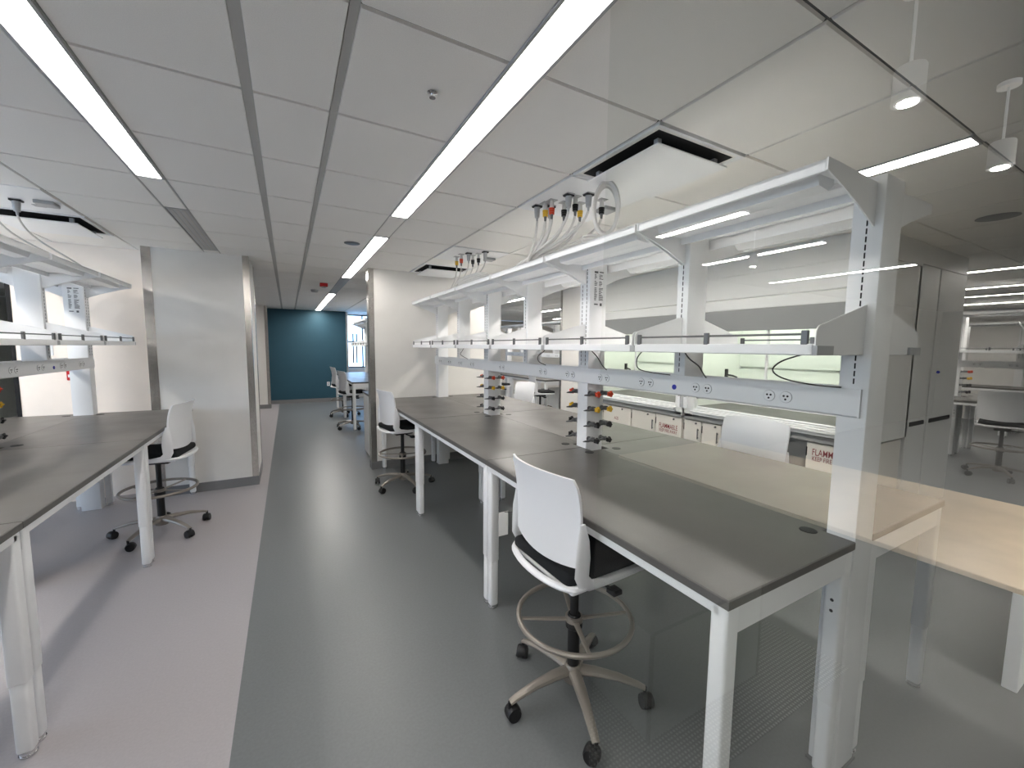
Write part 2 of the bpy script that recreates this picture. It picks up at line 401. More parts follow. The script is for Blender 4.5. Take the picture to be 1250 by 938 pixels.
ORD = ['first', 'second', 'third', 'fourth', 'fifth', 'sixth', 'seventh', 'eighth', 'ninth', 'tenth']
CN = {'g': 'grey', 'y': 'yellow', 'r': 'red', 'k': 'black'}
for i, (a, b, c, big) in enumerate(R1):
    hose(a, b, c, (1.44+.02*(i % 4), 2.42+.03*(i % 3)+.012*i, 2.158), f'white hose with {CN[c]} plug, {ORD[i]} from the left of the near ceiling panel', 'hoses from the near ceiling panel', big, .010 if c in 'yr' else .008)
R2 = [(1.60, 4.15, 'y', 0), (1.60, 4.02, 'r', 0), (1.64, 3.92, 'g', 1), (1.72, 4.00, 'k', 0), (1.74, 3.90, 'k', 0), (1.76, 3.78, 'g', 1)]
service_panel(1.715, 4.05-.0, 'white ceiling panel with hose plugs nearer the partition', '', R2)
for i, (a, b, c, big) in enumerate(R2):
    hose(a, b, c, (1.50+.02*(i % 3), 4.08+.03*i, 2.158), f'white hose with {CN[c]} plug, {ORD[i]} from the left of the farther ceiling panel', 'hoses from the farther ceiling panel', big)
RL = [(-1.62, 3.95, 'k', 0), (-1.55, 4.05, 'g', 1), (-1.48, 4.15, 'g', 0)]
service_panel(-1.62, 4.03, 'white ceiling panel with sockets over the left island', '', RL)
for i, (a, b, c, big) in enumerate(RL[:2]):
    hose(a, b, c, (-1.42+.05*i, 4.5, 2.158), f'white hose with {CN[c]} plug over the left island', 'hoses over the left island', big)
# coiled cable standing on the top shelf
def coil(x, y, z, R, label, tall=True):
    m = MB()
    if tall:
        ex, ey = .80, -.60
        for k in range(6):
            rr = R*(1-.05*(k % 3)); off = (k-2.5)*.011
            pts = []
            for i in range(40):
                a = 2*PI*i/40; h = .48*rr*math.cos(a)
                pts.append((x+ex*h-ey*off, y+ey*h+ex*off, z+.012+R+rr*math.sin(a)))
            m.tube(pts, .0072, 8, True)
        for k in range(4):
            pts = [(x-.045+.06*math.cos(2*PI*i/24)*ex, y+.05+.06*math.cos(2*PI*i/24)*ey, z-.042+.016*k+.012*math.sin(2*PI*i/24)) for i in range(24)]
            m.tube(pts, .008, 8, True)
        m.tube([(x-.05, y+.06, z-.03), (x-.09, y+.10, z-.044), (x-.12, y-.02, z-.046), (x-.14, y-.2, z-.046), (x-.15, y-.4, z-.046)], .006, 8)
    else:
        for k in range(6):
            pts = [(x + (R+.008*(k % 3))*.6*math.cos(2*PI*i/32), y + (R+.01*k)*1.5*math.sin(2*PI*i/32), z+.012+.013*k+.01*math.sin(4*PI*i/32)) for i in range(32)]
            m.tube(pts, .0075, 8, True)
    return tag(m.build('cable_coil', M['cable']), label, 'cable', None)
coil(1.575, 1.80, 2.20, .142, 'tall upright loop of white cable on the right top shelf')
coil(1.56, 3.60, 2.146, .16, 'flat coil of white cable lying on the far top shelf', False)
# small ceiling devices
def disc_dev(name, x, y, r, h, m1, label, cat):
    t = MB(); t.lathe([(r, 0), (r, -h*.4), (r*.75, -h), (r*.3, -h*1.05)], (x, y, CEIL), 20); return tag(t.build(name, m1), label, cat)
disc_dev('smoke_detector', .44, 7.92, .06, .04, M['lgrey'], 'small round smoke detector on the aisle ceiling', 'smoke detector')
disc_dev('ceiling_speaker', .56, 4.15, .07, .008, M['grey'], 'small dark round ceiling disc beside the aisle strip light', 'ceiling speaker')
disc_dev('ceiling_speaker', 4.45, .96, .11, .006, M['grey'], 'dark round ceiling disc at upper right past the shelf upright', 'ceiling speaker')
sp = thing('sprinkler_head', 'tiny chrome sprinkler head left of the long aisle light', 'sprinkler', (.51, 1.57, CEIL))
m = MB(); m.lathe([(.018, 0), (.02, -.004), (.008, -.006)], n=16); m.build('escutcheon', M['chrome'], sp)
m = MB(); m.cyl((0, 0, -.004), (0, 0, -.02), .005, .004, 10); m.cyl((0, 0, -.022), (0, 0, -.020), .012, .012, 12); m.build('deflector', M['chrome'], sp)
al = thing('alarm_strobe', 'small red fire alarm strobe on the aisle ceiling', 'alarm', (.52, 7.01, CEIL))
m = MB(); m.box(-.055, .055, -.04, .04, -.05, 0, .006); m.build('housing', M['strobe'], al)
m = MB(); m.box(-.03, .03, -.025, .025, -.065, -.048, .004); m.build('lens', M['lgrey'], al)

# ------------------------------------------------------------------ lab tables
def make_table(key):
    L = float(key); W = .72; z0 = BT-.028
    t = thing('lab_table', '', 'table')
    a, b, q = L/2-.001, W/2, W/2+.0695
    def outline(i): return [(-b+i, -a+i), (b-i, -a+i), (b-i, -a+.10+i), (q-i*.2, -a+.10+i), (q-i*.2, a-.10-i), (b-i, a-.10-i), (b-i, a-i), (-b+i, a-i)]
    m = MB(); o1, o0 = outline(0), outline(.003); n = 8
    m.add([(x, y, z0) for x, y in o1]+[(x, y, BT-.003) for x, y in o1]+[(x, y, BT) for x, y in o0], [(7, 6, 5, 4, 3, 2, 1, 0), tuple(range(16, 24))]+[(i, (i+1) % n, n+(i+1) % n, n+i) for i in range(n)]+[(n+i, n+(i+1) % n, 2*n+(i+1) % n, 2*n+i) for i in range(n)])
    m.build('tabletop', M['epoxy'], t)
    f = MB()
    f.box(-W/2+.008, W/2-.004, -L/2+.006, -L/2+.040, z0-.085, z0, .003); f.box(-W/2+.008, W/2-.004, L/2-.040, L/2-.006, z0-.085, z0, .003)
    f.box(-W/2+.006, -W/2+.030, -L/2+.03, L/2-.03, z0-.034, z0, .003); f.box(W/2-.03, W/2-.004, -L/2+.03, L/2-.03, z0-.05, z0, .003)
    f.build('apron', M['white'], t)
    for sx in (-1, 1):
        for sy in (-1, 1):
            cx, cy = sx*(W/2-.034), sy*(L/2-.032)
            g = MB(); g.box(cx-.028, cx+.028, cy-.027, cy+.027, .30, z0, .011, seg=3)
            if sx > 0:
                for zz in (.66, .70): g.cyl((cx-.0285, cy, zz), (cx-.027, cy, zz), .006, None, 8, 1)
            lg = g.build('leg', [M['white'], M['slot']], t)
            g = MB(); g.box(cx-.025, cx+.025, cy-.024, cy+.024, .022, .31, .011, seg=3)
            if sx > 0:
                for i in range(6): g.cyl((cx-.0245, cy, .09+.035*i), (cx-.023, cy, .09+.035*i), .0035, None, 8, 1)
            g.build('lower_leg', [M['white'], M['slot']], lg)
            g = MB(); g.cyl((cx, cy, 0), (cx, cy, .024), .024, .022, 16); g.cyl((cx, cy, .004), (cx, cy, .010), .026, .026, 16); g.build('foot', M['chrome'], lg)
    for sy in (-1, 1):
        g = MB(); g.cyl((W/2-.045, sy*(L/2-.13), BT-.002), (W/2-.045, sy*(L/2-.13), BT+.002), .030, .028, 20); g.build('grommet', M['black'], t)
    return t
table = Maker(make_table)
SPANS = [(.62, 2.1455), (2.146, 3.6775), (3.678, 5.33)]
def tables(cx, dy, side, rows, labels, group, spans=SPANS):
    for k in rows:
        y0, y1 = spans[k]
        x = cx-.43 if side == 'W' else cx+.43
        table(f'{y1-y0:.3f}', (x, (y0+y1)/2+dy, 0), 0 if side == 'W' else PI, labels[k], group)
RCX, LCX = 1.80, -1.69
tables(RCX, 0, 'W', (0, 1, 2), ['dark-topped white lab table on the aisle side, nearest the glass', 'dark-topped lab table on the aisle, middle one of the right run', 'dark-topped lab table on the aisle, against the partition'], 'lab tables of the right island')
tables(RCX, 0, 'E', (0, 1, 2), ['dark-topped lab table behind the spine, hood side, nearest the glass', 'dark-topped lab table behind the spine, hood side, middle of the run', 'dark-topped lab table behind the spine, hood side, at the far end'], 'lab tables of the right island')
LSP = [(.66, 2.1835), (2.184, 3.7115), (3.712, 5.33)]
tables(LCX, 0, 'E', (0, 1, 2), ['dark-topped lab table at the left picture edge, nearest the glass', 'dark-topped lab table of the left run, with two legs at lower left', 'dark-topped lab table of the left run, beside the left pillar'], 'lab tables of the left island', LSP)
tables(LCX, 0, 'W', (2,), ['', 'dark-topped lab table behind the left spine, middle one', 'dark-topped lab table behind the left spine, by the cross wall'], 'lab tables of the left island', LSP)

# ------------------------------------------------------------------ uprights, raceways, shelves
def valve(parent, x, y, z, sy, colr, nx=-1):
    b = MB()
    b.cyl((x, y, z), (x, y+sy*.008, z), .016, .016, 12); b.cyl((x, y+sy*.006, z), (x, y+sy*.075, z), .0095, .0085, 12)
    b.box(x-.012, x+.012, min(y+sy*.03, y+sy*.055), max(y+sy*.03, y+sy*.055), z-.012, z+.016, .003)
    b.cyl((x, y+sy*.043, z), (x+nx*.035, y+sy*.043, z-.004), .011, .008, 10)
    for k in range(4): b.cyl((x+nx*(.034+.011*k), y+sy*.043, z-.005), (x+nx*(.045+.011*k), y+sy*.043, z-.006), .0085-.0012*k, .0058-.0012*k, 10)
    v = b.build('valve', M['grey'], parent)
    k = MB(); n = 10; ring = []
    for i in range(20):
        a = 2*PI*i/20; r = .0175+.0040*math.cos(5*a); ring.append((r*math.cos(a), r*math.sin(a)))
    def R(s, yy): return [(x+p[0]*s, y+sy*yy, z+p[1]*s) for p in ring]
    vs = R(.8, .072)+R(1.0, .078)+R(1.0, .092)+R(.75, .100)
    fs = [tuple(range(19, -1, -1)), tuple(range(60, 80))]+[(j*20+i, j*20+(i+1) % 20, (j+1)*20+(i+1) % 20, (j+1)*20+i) for j in range(3) for i in range(20)]
    k.add(vs, fs); k.build('knob', M[colr], v)
def make_upright(kind):
    """full: column from floor to the top shelf; short: from the raceway up; valves add fittings"""
    t = thing('shelf_upright', '', 'shelf upright')
    full = not kind.startswith('short')
    hx = .07
    hy = .052 if full else .034
    if kind.startswith('end'): hy = .045
    m = MB()
    if full:
        m.box(-hx, hx, -hy, hy, 0, 2.165, .006, seg=2)
    else:
        m.box(-hx, hx, -hy, hy, 1.352, 2.165, .006, seg=2)
    m.build('column', M['white'], t)
    rows = ([-.022, .022] if full and not kind.startswith('end') else [0.0])
    for sx in (-1, 1):
        for ry in rows:
            s = MB(); z = 1.47
            while z < 2.13:
                s.box(sx*hx-.0008, sx*hx+.0008, ry-.0022, ry+.0022, z, z+.019); z += .0268
            s.build('slot_strip', M['slot'], t)
    if kind == 'end':
        h = MB(); h.box(-hx-.003, -hx, -.033, .033, .56, .83, .001)
        for zz, r in ((.765, .017), (.69, .017), (.59, .008), (.80, .005), (.73, .005), (.65, .005)): h.cyl((-hx-.0045, 0, zz), (-hx-.002, 0, zz), r, None, 14, 1)
        h.build('service_plate', [M['lgrey'], M['slot']], t)
        g = MB(); g.box(-hx-.012, hx+.012, -hy-.004, hy+.004, 0, .012, .002); g.build('floor_plate', M['grey'], t)
    if 'valves' in kind:
        for zz, c in ((1.285, 'red'), (1.185, 'yellow'), (1.083, 'black'), (.98, 'black')):
            for xx in (-.052, .052):
                valve(t, xx, -hy, zz, -1, c); valve(t, xx, hy, zz, 1, c)
    if 'label' in kind:
        q = MB(); rnd = random.Random(3)
        q.box(-.036, -.006, -hy-.0012, -hy-.0002, 2.072, 2.084); q.box(.006, .040, -hy-.0012, -hy-.0002, 2.076, 2.083)
        for k in range(20):
            z = 2.060-.0085*k
            if k in (4, 9): continue
            q.box(-.034, -.034+rnd.uniform(.008, .024), -hy-.0012, -hy-.0002, z, z+.0042)
            q.box(.004, .004+rnd.uniform(.015, .036), -hy-.0012, -hy-.0002, z, z+.0042)
        q.box(.014, .030, -hy-.0012, -hy-.0002, 1.862, 1.880); q.box(-.034, -.004, -hy-.0012, -hy-.0002, 1.868, 1.876)
        q.build('load_label', M['grey'], t)['label'] = 'printed dark load label'
    return t
upright = Maker(make_upright)
def make_shelf(kind):
    """front of the shelf towards -x; the column line is at x=0; width along y .755"""
    H = .366; d0, d1 = -.395, -.072
    t = thing('shelf', '', 'shelf')
    if kind == 'low':
        b = MB(); b.box(d0, d1, -H, H, 1.570, 1.606, .003); b.build('board', M['white'], t)
        for s in (-1, 1):
            y = s*(H+.004); prof = []
            for i in range(7):
                a = PI - (PI/2)*i/6; prof.append((d0+.035+.03*math.cos(a), 1.635+.03*math.sin(a)))
            prof = [(d0+.005, 1.572)] + prof + [(-.072, 1.742), (-.072, 1.572)]
            g = MB(); g.prism(prof, 'y', y-.002, y+.002); g.build('end_bracket', M['white'], t)
        for s in (-1, 1):
            c = MB(); c.box(d0-.001, d0+.10, min(s*H, s*(H+.014)), max(s*H, s*(H+.014)), 1.571, 1.600); c.build('end_cap', M['lgrey'], t)
        r = MB(); r.cyl((d0+.006, -H+.02, 1.636), (d0+.006, H-.02, 1.636), .0038, None, 8)
        for yy in (-H+.025, 0, H-.025): r.box(d0+.000, d0+.012, yy-.010, yy+.010, 1.602, 1.648, .002)
        r.build('guard_rail', M['grey'], t)['label'] = 'steel retaining rail with three clips'
    else:
        z1 = 2.148
        b = MB(); b.box(d0, d1, -H, H, z1-.012, z1, .002); b.box(d0, d0+.012, -H, H, z1-.036, z1, .002); b.box(d1-.04, d1-.03, -H, H, z1-.06, z1-.01); b.build('board', M['white'], t)
        for s in (-1, 1):
            y = s*(H+.004)
            prof = [(d0-.002, z1+.002), (d0-.002, z1-.034), (d0+.035, z1-.044), (d0+.10, z1-.064), (d0+.20, z1-.098), (-.072, z1-.150), (-.072, z1-.008), (d0+.06, z1+.002)]
            g = MB(); g.prism(prof, 'y', y-.0025, y+.0025); g.build('bracket', M['white'], t)
        l = MB(); l.prism([(d0+.06, z1-.012), (d0+.075, z1-.045), (d0+.135, z1-.052), (d0+.165, z1-.03), (d0+.165, z1-.012)], 'y', -H+.05, H-.05)
        l.box(d0+.20, d0+.29, -H, H, z1-.03, z1-.012, .004)
        l.build('light_housing', M['white'], t)
    return t
shelf = Maker(make_shelf)
def make_raceway(kind):
    y0, y1 = [float(v) for v in kind.split('_')]
    t = thing('service_raceway', '', 'power raceway')
    # hollow fits between columns: front and rear fascias with a lid
    m = MB()
    for s in (-1, 1):
        m.prism([(s*.072, 1.352), (s*.080, 1.358), (s*.080, 1.425), (s*.072, 1.452)], 'y', y0, y1)
    m.build('fascia', M['white'], t)
    m = MB(); yy = y0 + .27
    while yy < y1-.1:
        if all(abs(yy-(.63+.765*k)) > .09 for k in range(7)):
            for q in (-.032, .032):
                o = MB()
                o.cyl((-.0832, yy+q, 1.400), (-.0802, yy+q, 1.400), .0215, .0205, 20, 0)
                o.cyl((-.0815, yy+q, 1.400), (-.0800, yy+q, 1.400), .0232, .0232, 20, 2)
                for (ay, az) in ((-.007, .004), (.007, .004), (0, -.009)): o.cyl((-.0842, yy+q+ay, 1.400+az), (-.0830, yy+q+ay, 1.400+az), .0042, None, 8, 1)
                o.build('outlet', [M['white'], M['slot'], M['lgrey']], t)
        yy += .345
    for yy in (y0+.003, y1-.003):
        e = MB(); e.box(-.08, .08, yy-.003, yy+.003, 1.352, 1.452); e.build('end_plate', M['white'], t)
    d = MB(); d.cyl((-.0825, 1.41, 1.392), (-.080, 1.41, 1.392), .013, None, 16); d.build('sticker', M['blue'], t)['label'] = 'round blue sticker'
    return t
raceway = Maker(make_raceway)
raceway('0.64_5.28', (RCX, 0, 0), 0, 'white power raceway with round outlets along the right island')
raceway('0.64_5.28', (LCX, 5.92, 0), PI, 'white power raceway with outlets along the left island')
UY = [.63+.765*k for k in range(7)]
upos = ['nearest the glass', 'second from the near end', 'third from the near end', 'fourth from the near end', 'fifth from the near end', 'sixth from the near end', 'against the wall']
kinds = ['end', 'short', 'full_valves_label', 'short', 'full_valves', 'short', 'full']
for k, y in enumerate(UY):
    yy = y+.037 if k == 0 else y
    upright(kinds[k], (RCX, yy, 0), 0, ('white slotted upright with coloured valves' if 'valves' in kinds[k] else 'white slotted shelf upright') + ' on the right island, ' + upos[k], 'uprights of the right island')
LUY = [.66+.765*k for k in range(7)]
LX = ['full', 'short', 'full', 'short', 'full_valves', 'short', 'full_label']
for k, y in enumerate(LUY):
    if k < 4: continue
    upright(LX[k], (LCX, y, 0), 0, ('white slotted upright with dark valves' if 'valves' in LX[k] else 'white slotted shelf upright') + ' on the left island, ' + upos[k], 'uprights of the left island')
spos = ['nearest the glass', 'second from the near end', 'third from the near end', 'fourth from the near end', 'fifth from the near end', 'beside the wall']
for k in range(6):
    y = UY[k]+.3825 + (.006 if k == 0 else 0)
    shelf('low', (RCX, y, 0), 0, f'white railed lower shelf over the right aisle tables, {spos[k]}', 'lower shelves of the right island')
    shelf('top', (RCX, y, 0), 0, f'white top shelf over the right aisle tables, {spos[k]}', 'top shelves of the right island')
    if k < 4: shelf('low', (RCX, y, 0), PI, f'white lower shelf behind the right spine, {spos[k]}', 'lower shelves of the right island')
    shelf('top', (RCX, y, 0), PI, f'white top shelf behind the right spine, {spos[k]}', 'top shelves of the right island')
    yl = LUY[k]+.3825
    if k >= 3:
        shelf('low', (LCX, yl, 0), PI, f'white railed lower shelf over the left aisle tables, {spos[k]}', 'lower shelves of the left island')
        shelf('top', (LCX, yl, 0), PI, f'white top shelf over the left aisle tables, {spos[k]}', 'top shelves of the left island')
    if k == 4: shelf('low', (LCX, yl, 0), 0, 'white lower shelf on the rear side of the left island', 'lower shelves of the left island')
    if k >= 4: shelf('top', (LCX, yl, 0), 0, f'white top shelf on the left island rear side, {spos[k]}', 'top shelves of the left island')
# thin black lamp cords from the lower shelves to the raceway
def cord(pts, label):
    P = [Vector(p) for p in pts]; out = []
    n = len(P)
    for i in range(n-1):
        p0, p1, p2, p3 = P[max(i-1, 0)], P[i], P[i+1], P[min(i+2, n-1)]
        for j in range(6):
            u = j/6; out.append(.5*((2*p1)+(-p0+p2)*u+(2*p0-5*p1+4*p2-p3)*u*u+(-p0+3*p1-3*p2+p3)*u**3))
    out.append(P[-1]); m = MB(); m.tube(out, .0028, 6)
    return tag(m.build('lamp_cord', M['cableb']), label, 'cord', 'black lamp cords')
cp = ['nearest the glass', 'left of the second upright', 'right of the second upright', 'left of the valve post', 'just right of the valve post', 'farther along by the far valve post']
cw = [[(1.58, .76, 1.572), (1.58, .83, 1.545), (1.6, .87, 1.51), (1.62, .84, 1.48), (1.66, .76, 1.462), (1.725, .70, 1.455)],
      [(1.6, 1.52, 1.572), (1.6, 1.555, 1.53), (1.62, 1.56, 1.48), (1.68, 1.52, 1.46), (1.722, 1.44, 1.452)],
      [(1.62, 1.28, 1.572), (1.62, 1.25, 1.54), (1.63, 1.21, 1.51), (1.66, 1.21, 1.48), (1.722, 1.235, 1.452)],
      [(1.6, 2.42, 1.572), (1.6, 2.47, 1.545), (1.62, 2.55, 1.52), (1.66, 2.60, 1.48), (1.722, 2.60, 1.452)],
      [(1.62, 1.95, 1.572), (1.62, 1.90, 1.54), (1.63, 1.88, 1.51), (1.67, 1.90, 1.48), (1.722, 1.92, 1.452)],
      [(1.6, 3.95, 1.572), (1.6, 4.0, 1.54), (1.63, 4.12, 1.50), (1.722, 4.14, 1.452)]]
for i in range(6): cord(cw[i], f'thin black cord hanging under the right lower shelf, {cp[i]}')

# ------------------------------------------------------------------ drafting chairs (face +x)
def make_chair(kind):
    t = thing('drafting_chair', '', 'chair'); A0 = math.radians(float(kind.split('_')[1]))
    # star base
    b = MB(); b.lathe([(.045, .075), (.05, .09), (.04, .135), (.032, .15)], n=20)
    for k in range(5):
        a = A0+2*PI*k/5; dx, dy = math.cos(a), math.sin(a)
        pts = [(dx*r, dy*r, z) for r, z in ((.02, .120), (.10, .122), (.20, .112), (.29, .090), (.318, .078))]
        b.tube(pts, [(.030, .022), (.027, .018), (.022, .014), (.018, .010), (.016, .009)], 10, ry=(-dy, dx, 0))
    b.build('star_base', M['tan'], t)
    for k in range(5):
        a = A0+2*PI*k/5; cx, cy = .32*math.cos(a), .32*math.sin(a); sw = a+1.1+k
        ux, uy = math.cos(sw), math.sin(sw); c = MB(); px, py = cx+ux*.015, cy+uy*.015
        for s in (-1, 1):
            o = (-uy*s, ux*s)
            c.cyl((px+o[0]*.006, py+o[1]*.006, .028), (px+o[0]*.025, py+o[1]*.025, .030), .030, .028, 16)
        c.cyl((cx, cy, .03), (cx, cy, .082), .008, None, 8)
        pts = [(px+ux*.030*math.cos(q), py+uy*.030*math.cos(q), .028+.032*math.sin(q)) for q in [PI*j/8 for j in range(9)]]
        c.tube(pts, [(.024, .004)]*9, 8, ry=(-uy, ux, 0))
        c.build('caster', M['black'], t)
    g = MB(); g.cyl((0, 0, .12), (0, 0, .36), .027, .027, 18); g.cyl((0, 0, .36), (0, 0, .61), .019, .019, 18); g.lathe([(.034, .325), (.038, .33), (.038, .37), (.026, .39)], n=18)
    g.build('gas_lift', M['black'], t)
    r = MB(); r.tube([(.252*math.cos(2*PI*i/48), .252*math.sin(2*PI*i/48), .382) for i in range(48)], .0115, 10, True)
    for k in range(4):
        a = PI/4+PI/2*k+.35; r.tube([(.035*math.cos(a), .035*math.sin(a), .365), (.14*math.cos(a), .14*math.sin(a), .372), (.248*math.cos(a), .248*math.sin(a), .380)], [(.014, .006), (.011, .006), (.009, .006)], 8, ry=(-math.sin(a), math.cos(a), 0))
    r.lathe([(.032, .355), (.040, .357), (.040, .38), (.032, .382)], n=20)
    r.build('foot_ring', M['tan'], t)
    mch = MB(); mch.box(-.10, .10, -.07, .07, .600, .652, .012, seg=2); mch.tube([(.02, -.06, .60), (.03, -.15, .598), (.03, -.20, .60)], .007, 8); mch.box(.005, .055, -.235, -.185, .588, .612, .006)
    mch.build('mechanism', M['black'], t)
    # white seat pan with raised rear rim
    p = MB(); p.box(-.20, .235, -.222, .222, .650, .670, .009, seg=2)
    rim = []
    for i in range(15):
        a = PI/2+PI*i/14; rim.append((-.165+.075*math.cos(a), .218*math.sin(a), .672+.006*math.cos(a)))
    p.tube([(.23, .215, .670)]+rim+[(.23, -.215, .670)], (.012, .016), 8, ry=(0, 0, 1))
    p.build('seat_pan', M['plastic'], t)
    s = MB(); s.box(-.205, .245, -.204, .204, .668, .722, .022, seg=4); s.build('seat', M['fabric'], t)
    # backrest shell
    sh = MB(); NU, NV = 12, 12; half = []
    def P(u, v, off):
        hw = .214+.014*math.sin(PI*min(1, v*1.05)*.62)
        if v > .88: hw -= .03*((v-.88)/.12)**2*.5
        zb = .752-.020*(1-u*u)+.0
        zt = 1.112-.010*u*u
        z = zb+(zt-zb)*v
        xx = -.205-.045*v+.055*u*u*(.6+.4*v)-.020*math.sin(PI*v)*-.6
        return (xx-.028*max(0, v-.7)**2*4+off, hw*u, z)
    for off in (0, .011):
        for j in range(NV+1):
            for i in range(NU+1): half.append(P(-1+2*i/NU, j/NV, off))
    n1 = (NU+1)*(NV+1); fs = []
    for j in range(NV):
        for i in range(NU):
            a = j*(NU+1)+i; q = (a, a+1, a+NU+2, a+NU+1); fs.append(q); fs.append(tuple(n1+k for k in reversed(q)))
    bd = [i for i in range(NU+1)]+[(j*(NU+1)+NU) for j in range(1, NV+1)]+[NV*(NU+1)+i for i in range(NU-1, -1, -1)]+[j*(NU+1) for j in range(NV-1, 0, -1)]
    for k in range(len(bd)):
        a, c = bd[k], bd[(k+1) % len(bd)]; fs.append((c, a, n1+a, n1+c))
    sh.add(half, fs); br = sh.build('backrest', M['plastic'], t, ang=50)
    for s_ in (-1, 1):
        am = MB()
        pts = [(-.165, 0.230*s_, .93), (-.160, 0.231*s_, .86), (-.158, 0.230*s_, .79), (-.160, 0.228*s_, .73), (-.150, 0.226*s_, .700), (-.115, 0.224*s_, .676), (-.04, 0.223*s_, .668), (.08, 0.222*s_, .665), (.22, 0.218*s_, .663)]
        am.tube(pts, [(.006, .012), (.008, .030), (.009, .036), (.010, .036), (.011, .030), (.011, .024), (.010, .018), (.009, .015), (.007, .012)], 12, ry=(0, 1, 0))
        am.build('back_arm', M['plastic'], t)
    if 'tagged' in kind:
        tg = MB(); tg.box(-.255, -.205, .250, .2515, .705, .82); 
        for k in range(4): tg.box(-.248, -.222+.006*(k % 2), .2515, .2520, .735+.016*k, .738+.016*k, m=1)
        tg.tube([(-.225, .250, .818), (-.19, .246, .812), (-.14, .242, .80)], .0015, 6, m=2)
        tg.build('paper_tag', [M['paper'], M['grey'], M['cableb']], t)
    return t
chair = Maker(make_chair)
D = math.radians
chair('tagged_31', (1.095, 1.385, 0), D(2), 'white-backed drafting chair with paper tag at the nearest right table', 'white drafting chairs')
c2 = chair('plain_58', (1.10, 4.56, 0), D(9), 'white-backed drafting chair at the right aisle table by the partition', 'white drafting chairs')
chair('plain_0', (-.98, 4.31, 0), D(171), 'white-backed drafting chair tucked under the left tables before the pillar', 'white drafting chairs')
chair('plain_58', (2.62, 1.62, 0), D(180), 'white chair back showing above the right worktop, left of FLAMMABLE sign', 'white drafting chairs')
chair('plain_58', (2.64, 4.75, 0), D(184), 'white chair back showing beyond the worktop, left of the valve post', 'white drafting chairs')
chair('plain_58', (1.06, 8.3, 0), D(10), 'nearer white drafting chair at the far aisle table beyond the partition', 'white drafting chairs')
chair('plain_58', (1.06, 9.85, 0), D(5), 'farther white drafting chair at the far aisle table near the blue wall', 'white drafting chairs')
chair('plain_58', (7.85, 1.45, 0), D(10), 'white-backed drafting chair past the fume hoods at the right edge', 'white drafting chairs')
chair('plain_58', (4.35, 8.6, 0), D(20), 'white drafting chair at the far island seen through the shelf gap', 'white drafting chairs')
chair('plain_58', (4.45, 6.9, 0), D(-15), 'dark-seated chair beyond the hood wall seen under the raceway', 'white drafting chairs')

# ------------------------------------------------------------------ more islands farther off
FSP = [(7.93, 9.44), (9.45, 10.97)]
tables(RCX, 0, 'W', (0, 1), ['dark-topped lab table down the aisle beyond the partition, nearer one', 'dark-topped lab table down the aisle, nearest the blue wall'], 'lab tables of the far aisle island', FSP)
for k, y in enumerate((7.97, 8.735, 9.5, 10.265, 11.0)):
    if k == 0: continue
    if k == 4: upright('short' if k % 2 else 'full', (RCX, y, 0), 0, f'white shelf upright of the island beyond the partition, {ORD[k]} one along', 'uprights of the far aisle island')
    if k < 4:
        shelf('low', (RCX, y+.3825, 0), 0, f'white lower shelf beyond the partition edge, {ORD[k]} one along', 'shelves of the far aisle island')
        shelf('top', (RCX, y+.3825, 0), 0, f'white top shelf beyond the partition edge, {ORD[k]} one along', 'shelves of the far aisle island')
# dark-topped cabinet just behind the partition
t = thing('base_cabinet', 'white cabinet with dark top just behind the partition edge', 'cabinet', (.95, 5.55, 0))
m = MB(); m.box(.012, .60, .01, .78, .03, .886, .003); m.build('carcass', M['white'], t)
m = MB(); m.box(0, .62, 0, .79, .886, .914, .003); m.build('worktop', M['epoxy'], t)
m = MB(); m.box(.03, .58, .03, .76, 0, .03); m.build('plinth', M['base'], t)
# island seen through the gap
GX = 5.4
GSP = [(6.95, 8.45), (8.46, 9.97)]
tables(GX, 0, 'W', (0, 1), ['lab table of the island seen through the gap, nearer one', 'lab table of the island seen through the gap, farther one'], 'lab tables of the island through the gap', GSP)
for k, y in enumerate((6.97, 7.735, 8.5, 9.265, 10.03)):
    if k > 0: upright('short' if k % 2 else 'full', (GX, y, 0), 0, f'white upright of the island seen through the gap, {ORD[k]} one along', 'uprights of the island through the gap')
    if k < 4:
        shelf('top', (GX, y+.3825, 0), 0, f'white top shelf seen through the gap, {ORD[k]} one along', 'shelves of the island through the gap')
raceway('6.98_10.0', (GX, 0, 0), 0, 'white power raceway of the island seen through the gap')
# island past the fume hoods on the right
HX = 8.92
tables(HX, 0, 'W', (0,), ['lab table past the fume hoods, nearest', 'lab table past the fume hoods, under the coloured valves', 'lab table past the fume hoods, farthest'], 'lab tables past the hoods')
tables(HX, 0, 'E', (0, 1), ['rear lab table past the fume hoods, nearest', 'rear lab table past the fume hoods, second'], 'lab tables past the hoods')
for k, y in enumerate(UY[:6]):
    kk = kinds[k]
    if k == 0: kk = 'full'
    if k == 2: kk = 'full_valves'
    if k == 2: upright(kk, (HX, y+(.037 if k == 0 else 0), 0), 0, ('white upright with coloured valves' if 'valves' in kk else 'white upright') + f' past the fume hoods, {upos[k]}', 'uprights past the hoods')
    if k == 1:
        yy = y+.3825+(.006 if k == 0 else 0)
        shelf('low', (HX, yy, 0), 0, f'white lower shelf past the fume hoods, {spos[k]}', 'shelves past the hoods')
        shelf('top', (HX, yy, 0), 0, f'white top shelf past the fume hoods, {spos[k]}', 'shelves past the hoods')
raceway('0.64_5.28', (HX, 0, 0), 0, 'white power raceway on the island past the fume hoods')
